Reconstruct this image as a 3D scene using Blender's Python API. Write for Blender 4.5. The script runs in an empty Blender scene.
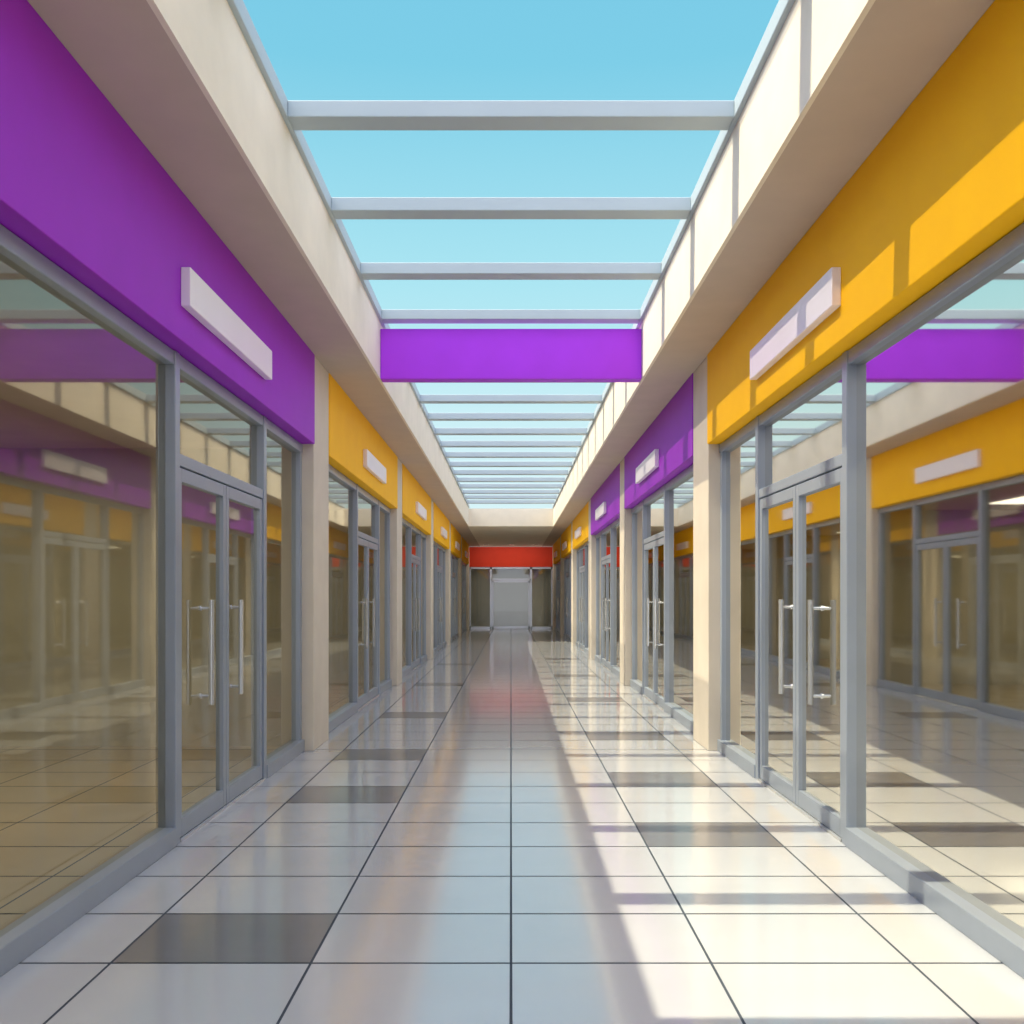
import bpy, math
from mathutils import Vector
S=bpy.context.scene
S.view_settings.view_transform='Standard'
S.view_settings.look='None'
S.view_settings.exposure=0.0

def lin(c):
    return tuple(((v/255)/12.92 if v/255<=0.04045 else ((v/255+0.055)/1.055)**2.4) for v in c)+(1.0,)

def mat(name,rgb,rough=0.5,metal=0.0,coat=0.0,noise=0.04,nscale=3.0,bump=0.0,spec=0.5,ior=1.5,coat_ior=1.5,coat_rough=.04):
    m=bpy.data.materials.new(name); m.use_nodes=True
    nt=m.node_tree; b=nt.nodes['Principled BSDF']
    b.inputs['Roughness'].default_value=rough
    b.inputs['Metallic'].default_value=metal
    b.inputs['Coat Weight'].default_value=coat
    b.inputs['Coat Roughness'].default_value=coat_rough
    b.inputs['Coat IOR'].default_value=coat_ior
    b.inputs['Specular IOR Level'].default_value=spec
    b.inputs['IOR'].default_value=ior
    tc=nt.nodes.new('ShaderNodeTexCoord'); nz=nt.nodes.new('ShaderNodeTexNoise')
    nz.inputs['Scale'].default_value=nscale; nz.inputs['Detail'].default_value=4
    nt.links.new(tc.outputs['Object'],nz.inputs['Vector'])
    cr=nt.nodes.new('ShaderNodeValToRGB')
    c=lin(rgb)
    cr.color_ramp.elements[0].position=.3; cr.color_ramp.elements[1].position=.7
    cr.color_ramp.elements[0].color=tuple(v*(1-noise) for v in c[:3])+(1,)
    cr.color_ramp.elements[1].color=tuple(min(1,v*(1+noise)) for v in c[:3])+(1,)
    nt.links.new(nz.outputs['Fac'],cr.inputs['Fac'])
    nt.links.new(cr.outputs['Color'],b.inputs['Base Color'])
    if bump:
        n2=nt.nodes.new('ShaderNodeTexNoise'); n2.inputs['Scale'].default_value=60
        nt.links.new(tc.outputs['Object'],n2.inputs['Vector'])
        bp=nt.nodes.new('ShaderNodeBump'); bp.inputs['Strength'].default_value=bump; bp.inputs['Distance'].default_value=0.005
        nt.links.new(n2.outputs['Fac'],bp.inputs['Height']); nt.links.new(bp.outputs['Normal'],b.inputs['Normal'])
    return m

def glass(name,tint,base,refl):
    m=bpy.data.materials.new(name); m.use_nodes=True
    nt=m.node_tree; nt.nodes.clear()
    o=nt.nodes.new('ShaderNodeOutputMaterial'); mx=nt.nodes.new('ShaderNodeMixShader')
    t=nt.nodes.new('ShaderNodeBsdfTransparent'); t.inputs[0].default_value=tint
    g=nt.nodes.new('ShaderNodeBsdfGlossy'); g.inputs['Color'].default_value=refl; g.inputs['Roughness'].default_value=0.03
    f=nt.nodes.new('ShaderNodeFresnel'); f.inputs['IOR'].default_value=1.5
    a=nt.nodes.new('ShaderNodeMath'); a.operation='ADD'; a.inputs[1].default_value=base; a.use_clamp=True
    nt.links.new(f.outputs[0],a.inputs[0]); nt.links.new(a.outputs[0],mx.inputs[0])
    nt.links.new(t.outputs[0],mx.inputs[1]); nt.links.new(g.outputs[0],mx.inputs[2]); nt.links.new(mx.outputs[0],o.inputs[0])
    return m

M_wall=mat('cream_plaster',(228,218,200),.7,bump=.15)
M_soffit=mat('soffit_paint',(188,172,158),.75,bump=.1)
M_pillar=mat('pillar_plaster',(208,198,184),.6,bump=.1)
M_int=mat('shop_interior_paint',(166,158,136),.8)
M_alu=mat('brushed_aluminium',(150,160,176),.35,metal=.3,noise=.03)
M_steel=mat('steel',(205,208,212),.2,metal=.6,noise=.02)
M_beam=mat('beam_paint',(172,186,194),.5,noise=.02,spec=.3)
M_tile=mat('porcelain_tile',(196,200,208),.25,noise=.03,nscale=1.2,coat=1,coat_ior=1.65,coat_rough=.10)
M_shop=mat('shop_floor_tile',(158,142,108),.35,noise=.04,nscale=1.2)
M_dark=mat('grey_tile',(112,112,118),.3,noise=.05,coat=1,coat_ior=1.5,coat_rough=.12)
M_grout=mat('grout',(64,74,88),.8)
M_purple=mat('purple_panel',(154,38,200),.55,noise=.03,spec=.3)
M_purple2=mat('violet_panel',(180,58,240),.55,noise=.03,spec=.3)
M_orange=mat('orange_panel',(255,190,0),.6,noise=.03,spec=.2)
M_red=mat('red_panel',(205,54,26),.6,noise=.03,spec=.2)
M_plate=mat('sign_plate',(240,232,240),.35,noise=.01)
M_glass=glass('shop_glass',(.82,.85,.81,1),.11,(.88,.85,.77,1))
M_endwall=mat('grey_interior_paint',(128,124,114),.8)

col=S.collection
def empty(name):
    e=bpy.data.objects.new(name,None); col.objects.link(e); e.empty_display_size=.2; return e
def boxes(name,bl,mats,parent=None,bevel=0):
    """bl: list of (x0,x1,y0,y1,z0,z1[,matidx])"""
    vs=[];fs=[];mi=[]
    for b in bl:
        x0,x1=sorted(b[0:2]);y0,y1=sorted(b[2:4]);z0,z1=sorted(b[4:6]); n=len(vs)
        vs+=[(x0,y0,z0),(x1,y0,z0),(x1,y1,z0),(x0,y1,z0),(x0,y0,z1),(x1,y0,z1),(x1,y1,z1),(x0,y1,z1)]
        fs+=[tuple(n+i for i in q) for q in [(0,3,2,1),(4,5,6,7),(0,1,5,4),(1,2,6,5),(2,3,7,6),(3,0,4,7)]]
        mi+=[b[6] if len(b)>6 else 0]*6
    return mesh(name,vs,fs,mi,mats,parent,bevel)
def mesh(name,vs,fs,mi,mats,parent=None,bevel=0):
    me=bpy.data.meshes.new(name); me.from_pydata(vs,[],fs)
    if not isinstance(mats,(list,tuple)): mats=[mats]
    for m in mats: me.materials.append(m)
    me.polygons.foreach_set('material_index',mi); me.update()
    ob=bpy.data.objects.new(name,me); col.objects.link(ob)
    if parent: ob.parent=parent
    if bevel:
        md=ob.modifiers.new('bevel','BEVEL'); md.width=bevel; md.segments=2; md.limit_method='ANGLE'
    return ob
def quads(name,ql,mat_,parent=None):
    vs=[];fs=[]
    for q in ql:
        n=len(vs); vs+=q; fs.append((n,n+1,n+2,n+3))
    return mesh(name,vs,fs,[0]*len(fs),mat_,parent)
def tube(vs,fs,p0,p1,r,seg=14):
    p0=Vector(p0);p1=Vector(p1);d=(p1-p0).normalized()
    u=d.orthogonal().normalized();v=d.cross(u);n=len(vs)
    for p in (p0,p1):
        for i in range(seg):
            a=2*math.pi*i/seg; vs.append(tuple(p+r*(math.cos(a)*u+math.sin(a)*v)))
    for i in range(seg):
        j=(i+1)%seg; fs.append((n+i,n+j,n+seg+j,n+seg+i))
    fs.append(tuple(n+i for i in reversed(range(seg)))); fs.append(tuple(n+seg+i for i in range(seg)))

# ---------------- dimensions ----------------
XG=2.22; XP=2.05; XS=2.04; XI=1.51; XB=7.6
ZS0=3.19; ZS1=4.12; ZR=4.77
Y0=-12.4; YE=50.0
PITCH=7.6; PF=[10.4+PITCH*k for k in range(-3,6)]  # pillar front faces
PD=0.85

# ---------------- floor ----------------
TW=.875; TD=.68; g=.006; gy=.008
vs=[];fs=[];mi=[]
dl={0,5,8,13,20,28}; dr={3,6,10,16,23,31}
r0=-25; r1=int((YE+3-4.37)/TD)+2
for r in range(r0,r1):
    ya=4.37+TD*r; yb=ya+TD
    for c in range(-9,9):
        m0=1 if (c==-2 and r in dl) or (c==1 and r in dr) else 0
        xa=c*TW+g; xb=(c+1)*TW-g
        if c==2: parts=[(xa,XG,0),(XG,xb,3)]
        elif c==-3: parts=[(xa,-XG,3),(-XG,xb,0)]
        elif c>2 or c<-3: parts=[(xa,xb,3)]
        else: parts=[(xa,xb,m0)]
        for (u,v,k) in parts:
            n=len(vs)
            vs+=[(u,ya+gy,0),(v,ya+gy,0),(v,yb-gy,0),(u,yb-gy,0)]
            fs.append((n,n+1,n+2,n+3)); mi.append(k)
n=len(vs); ya=4.37+TD*r0; yb=4.37+TD*r1; xx=9*TW
vs+=[(-xx,ya,-.003),(xx,ya,-.003),(xx,yb,-.003),(-xx,yb,-.003)]; fs.append((n,n+1,n+2,n+3)); mi.append(2)
n=len(vs)
vs+=[(-xx,ya,-.2),(xx,ya,-.2),(xx,yb,-.2),(-xx,yb,-.2)]; fs.append((n+3,n+2,n+1,n)); mi.append(2)
mesh('floor',vs,fs,mi,[M_tile,M_dark,M_grout,M_shop])

# ---------------- side buildings ----------------
for s,side in ((-1,'left'),(1,'right')):
    bl=[(s*XB,s*(XB+.2),Y0,YE,0,ZS1)]
    for p in PF:
        bl.append((s*(XG+.02),s*XB,p+.3,p+.5,0,3.3))
    boxes('wall_'+side,bl,M_int)
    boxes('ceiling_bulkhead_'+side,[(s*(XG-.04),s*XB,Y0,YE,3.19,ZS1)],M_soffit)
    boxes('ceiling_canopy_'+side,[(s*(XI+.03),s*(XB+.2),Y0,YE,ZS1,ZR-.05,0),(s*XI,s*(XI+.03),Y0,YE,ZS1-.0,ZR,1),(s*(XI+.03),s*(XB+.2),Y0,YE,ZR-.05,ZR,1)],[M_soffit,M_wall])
    for p in PF:
        e=boxes('pillar',[(s*XP,s*(XG+.06),p,p+PD,0,ZS1)],M_pillar,bevel=.008)
# ---------------- shopfronts ----------------
nwin=[0];ndoor=[0]
def arealight(name,loc,sx,sy,e,parent):
    l=bpy.data.lights.new(name,'AREA'); l.shape='RECTANGLE'; l.size=sx; l.size_y=sy; l.energy=e; l.color=(1,.92,.76)
    o=bpy.data.objects.new(name,l); col.objects.link(o); o.location=loc; o.parent=parent
    return o
def shopfront(s,ya,yb,signmat):
    L=yb-ya
    p1=ya+2.82; p2=yb-1.62   # post centres
    w=.045; xo=XG-.065; xi=XG+.05
    nwin[0]+=1; e=empty('window_%d'%nwin[0])
    zt=3.185; zh=2.46; zb=.12
    fr=[]
    for yc in (p1,p2): fr.append((s*xo,s*xi,yc-w,yc+w,0,zt))
    for yc in (ya+.04,yb-.04): fr.append((s*(xo+.02),s*xi,yc-.04,yc+.04,0,zt))
    fr.append((s*(xo+.01),s*xi,ya,yb,zt-.09,zt))
    fr.append((s*(xo-.01),s*xi,ya,p1-w,0,zb)); fr.append((s*(xo-.01),s*xi,p2+w,yb,0,zb))
    fr.append((s*(xo+.01),s*xi,p1+w,p2-w,zh,zh+.08))
    boxes('frame',fr,M_alu,e,bevel=.006)
    q=[]
    def pane(a,b,c,d,x=XG):
        q.append([(s*x,a,c),(s*x,b,c),(s*x,b,d),(s*x,a,d)])
    pane(ya+.06,p1-w,zb,zt-.09); pane(p2+w,yb-.06,zb,zt-.09); pane(p1+w,p2-w,zh+.08,zt-.09)
    quads('panes',q,M_glass,e)
    arealight('shop_fill_light',(s*(XG+2.6),(ya+yb)/2,3.17),2.5,4.5,105,e)  # unseen fill light added to brighten the shop interior
    # double door
    ndoor[0]+=1; d=empty('door_%d'%ndoor[0])
    a=p1+w+.01; b=p2-w-.01; m=(a+b)/2
    fb=[];q.clear(); x0=XG-.05;x1=XG+.01
    for (u,v) in ((a,m-.006),(m+.006,b)):
        st=.07
        fb+=[(s*x0,s*x1,u,u+st,.02,zh-.01),(s*x0,s*x1,v-st,v,.02,zh-.01),(s*x0,s*x1,u+st,v-st,.02,.14),(s*x0,s*x1,u+st,v-st,zh-.10,zh-.01)]
        pane(u+st,v-st,.14,zh-.10,XG-.02)
    boxes('leaf_frames',fb,M_alu,d,bevel=.004)
    boxes('threshold',[(s*(x0-.02),s*x1,a,b,0,.018)],M_steel,d)
    quads('leaf_panes',q,M_glass,d)
    vs=[];fs=[]
    for yh in (m-.55,m+.22):
        xh=s*(XG-.10)
        tube(vs,fs,(xh,yh,.84),(xh,yh,1.58),.02)
        for z in (.90,1.52): tube(vs,fs,(xh,yh,z),(s*(XG-.02),yh,z),.011)
        for z in (.90,1.52): tube(vs,fs,(s*(XG-.03),yh,z),(s*(XG-.02),yh,z),.018)
    mesh('pull_handles',vs,fs,[0]*len(fs),M_steel,d)
    g=empty('storefront_sign')
    boxes('sign_band',[(s*XS,s*(XG-.04),ya-.0,yb,ZS0,ZS1)],signmat,g,bevel=.006)
    c=ya+L*.53; 
    boxes('sign_plate',[(s*(XS-.06),s*XS,c-1.05,c+1.07,3.40,3.64)],M_plate,g,bevel=.006)
left=[M_orange,M_purple,M_purple,M_orange,M_orange,M_orange,M_orange,M_orange]
right=[M_purple,M_orange,M_orange,M_purple,M_purple,M_orange,M_orange,M_orange]
for k in range(len(PF)-1):
    shopfront(-1,PF[k]+PD,PF[k+1],left[k]); shopfront(1,PF[k]+PD,PF[k+1],right[k])

# ---------------- skylight ----------------
bl=[]
for s in (-1,1): bl.append((s*(XI-.035),s*(XI+.06),Y0,35.6,ZR,ZR+.12))
y=6.6-1.6*11
while y<35:
    bl.append((-XI+.035,XI-.035,y,y+.20,ZR,ZR+.11)); y+=1.6
boxes('skylight_frame',bl,M_beam,bevel=.006)
boxes('overhead_sign_beam',[(-XI,XI,11.55,11.75,ZS1,4.70)],M_purple2,bevel=.008)

# ---------------- far end ----------------
boxes('ceiling_end',[(-XI,XI,35.6,YE,ZS1,ZR-.02)],M_wall)
boxes('wall_end',[(-XB,XB,YE+.1,YE+3.2,3.1,ZS1),(-XB,XB,YE+3,YE+3.2,0,3.3),(-XB,-2.1,YE,YE+.3,0,ZS1),(2.1,XB,YE,YE+.3,0,ZS1)],M_endwall)
g=empty('storefront_sign'); boxes('sign_band',[(-2.1,2.1,YE-.08,YE+.1,3.1,ZS1-.02)],M_red,g,bevel=.006)
e=empty('window_%d'%(nwin[0]+1))
fr=[]
for x in (-2.06,-1.0,1.0,2.06): fr.append((x-.05,x+.05,YE-.04,YE+.08,0,3.1))
fr+=[(-2.1,2.1,YE-.04,YE+.08,3.0,3.1),(-2.1,-1,YE-.04,YE+.08,0,.12),(1,2.1,YE-.04,YE+.08,0,.12),(-1,1,YE-.04,YE+.08,2.42,2.52)]
boxes('frame',fr,M_steel,e)
yy=YE+.02
quads('panes',[[(-2,yy,.1),(-1,yy,.1),(-1,yy,3.05),(-2,yy,3.05)],[(1,yy,.1),(2,yy,.1),(2,yy,3.05),(1,yy,3.05)],[(-1,yy,2.5),(1,yy,2.5),(1,yy,3.05),(-1,yy,3.05)]],M_glass,e)
o=arealight('shop_fill_light',(0,YE+1.5,3.05),6,1.5,42,e)  # unseen fill added to brighten the room behind the end glass
# fill spots and housings added under the end canopy to brighten the red sign
fill_e=empty('added_sign_fill')
for x in (-1.2,0,1.2):
    vs=[];fs=[]; tube(vs,fs,(x,YE-2.2,ZS1-.03),(x,YE-2.2,ZS1),.09,20)
    mesh('added_fill_housing',vs,fs,[0]*len(fs),M_steel,fill_e)
    l=bpy.data.lights.new('sign_fill_spot','SPOT'); l.energy=58; l.color=(1,.95,.88); l.spot_size=math.radians(120); l.spot_blend=.8; l.shadow_soft_size=.08
    o=bpy.data.objects.new('sign_fill_spot',l); col.objects.link(o); o.location=(x,YE-2.2,ZS1-.10); o.parent=fill_e
    o.rotation_euler=Vector((0,1.9,-1.4)).to_track_quat('-Z','Y').to_euler()
d=empty('door_%d'%(ndoor[0]+1))
fb=[(-.94,-.87,YE-.02,YE+.04,.02,2.41),(.87,.94,YE-.02,YE+.04,.02,2.41),(-.94,.94,YE-.02,YE+.04,.02,.14),(-.94,.94,YE-.02,YE+.04,2.33,2.41)]
boxes('leaf_frames',fb,M_steel,d)
quads('leaf_panes',[[(-.9,yy,.1),(.9,yy,.1),(.9,yy,2.4),(-.9,yy,2.4)]],M_glass,d)

# ---------------- light ----------------
def sun(name,dirv,e,c,ang):
    l=bpy.data.lights.new(name,'SUN'); l.energy=e; l.color=c; l.angle=math.radians(ang)
    o=bpy.data.objects.new(name,l); col.objects.link(o); o.location=(-8,0,14)
    o.rotation_euler=Vector(dirv).to_track_quat('-Z','Y').to_euler()
sun('sun',(1,.10,-2.4),5.6,(1,.89,.62),.5)
sun('low_fill_sun',(1,.10,-1.18),2.6,(1,.89,.66),.5)  # second sun, added at a lower angle to light the right-hand signs

w=bpy.data.worlds.new('sky'); S.world=w; w.use_nodes=True; nt=w.node_tree
bg=nt.nodes['Background']; tc=nt.nodes.new('ShaderNodeTexCoord'); sp=nt.nodes.new('ShaderNodeSeparateXYZ')
cr=nt.nodes.new('ShaderNodeValToRGB')
nt.links.new(tc.outputs['Generated'],sp.inputs[0]); nt.links.new(sp.outputs['Z'],cr.inputs[0])
el=cr.color_ramp.elements
el[0].position=0; el[0].color=lin((224,248,250))
el[1].position=1; el[1].color=lin((100,180,224))
for p,c in ((.15,(210,242,248)),(.30,(172,230,243)),(.47,(126,206,232))):
    k=el.new(p); k.color=lin(c)
# added sky brightness away from the view direction, to light the corridor
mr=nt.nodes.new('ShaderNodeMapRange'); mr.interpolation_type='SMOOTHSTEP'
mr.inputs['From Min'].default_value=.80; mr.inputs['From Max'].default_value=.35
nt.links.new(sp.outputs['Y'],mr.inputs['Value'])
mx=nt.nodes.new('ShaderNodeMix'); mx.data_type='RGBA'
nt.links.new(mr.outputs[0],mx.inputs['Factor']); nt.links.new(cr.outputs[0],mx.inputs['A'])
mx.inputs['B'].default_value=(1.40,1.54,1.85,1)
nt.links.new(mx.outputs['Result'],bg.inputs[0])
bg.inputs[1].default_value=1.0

# ---------------- camera ----------------
c=bpy.data.cameras.new('camera'); co=bpy.data.objects.new('camera',c); col.objects.link(co)
co.location=(0,0,1.6); co.rotation_euler=(math.radians(90),0,0)
c.sensor_width=36; c.lens=36*1000/1024; c.shift_x=0.001; c.shift_y=85/1024; c.clip_start=.05
S.camera=co
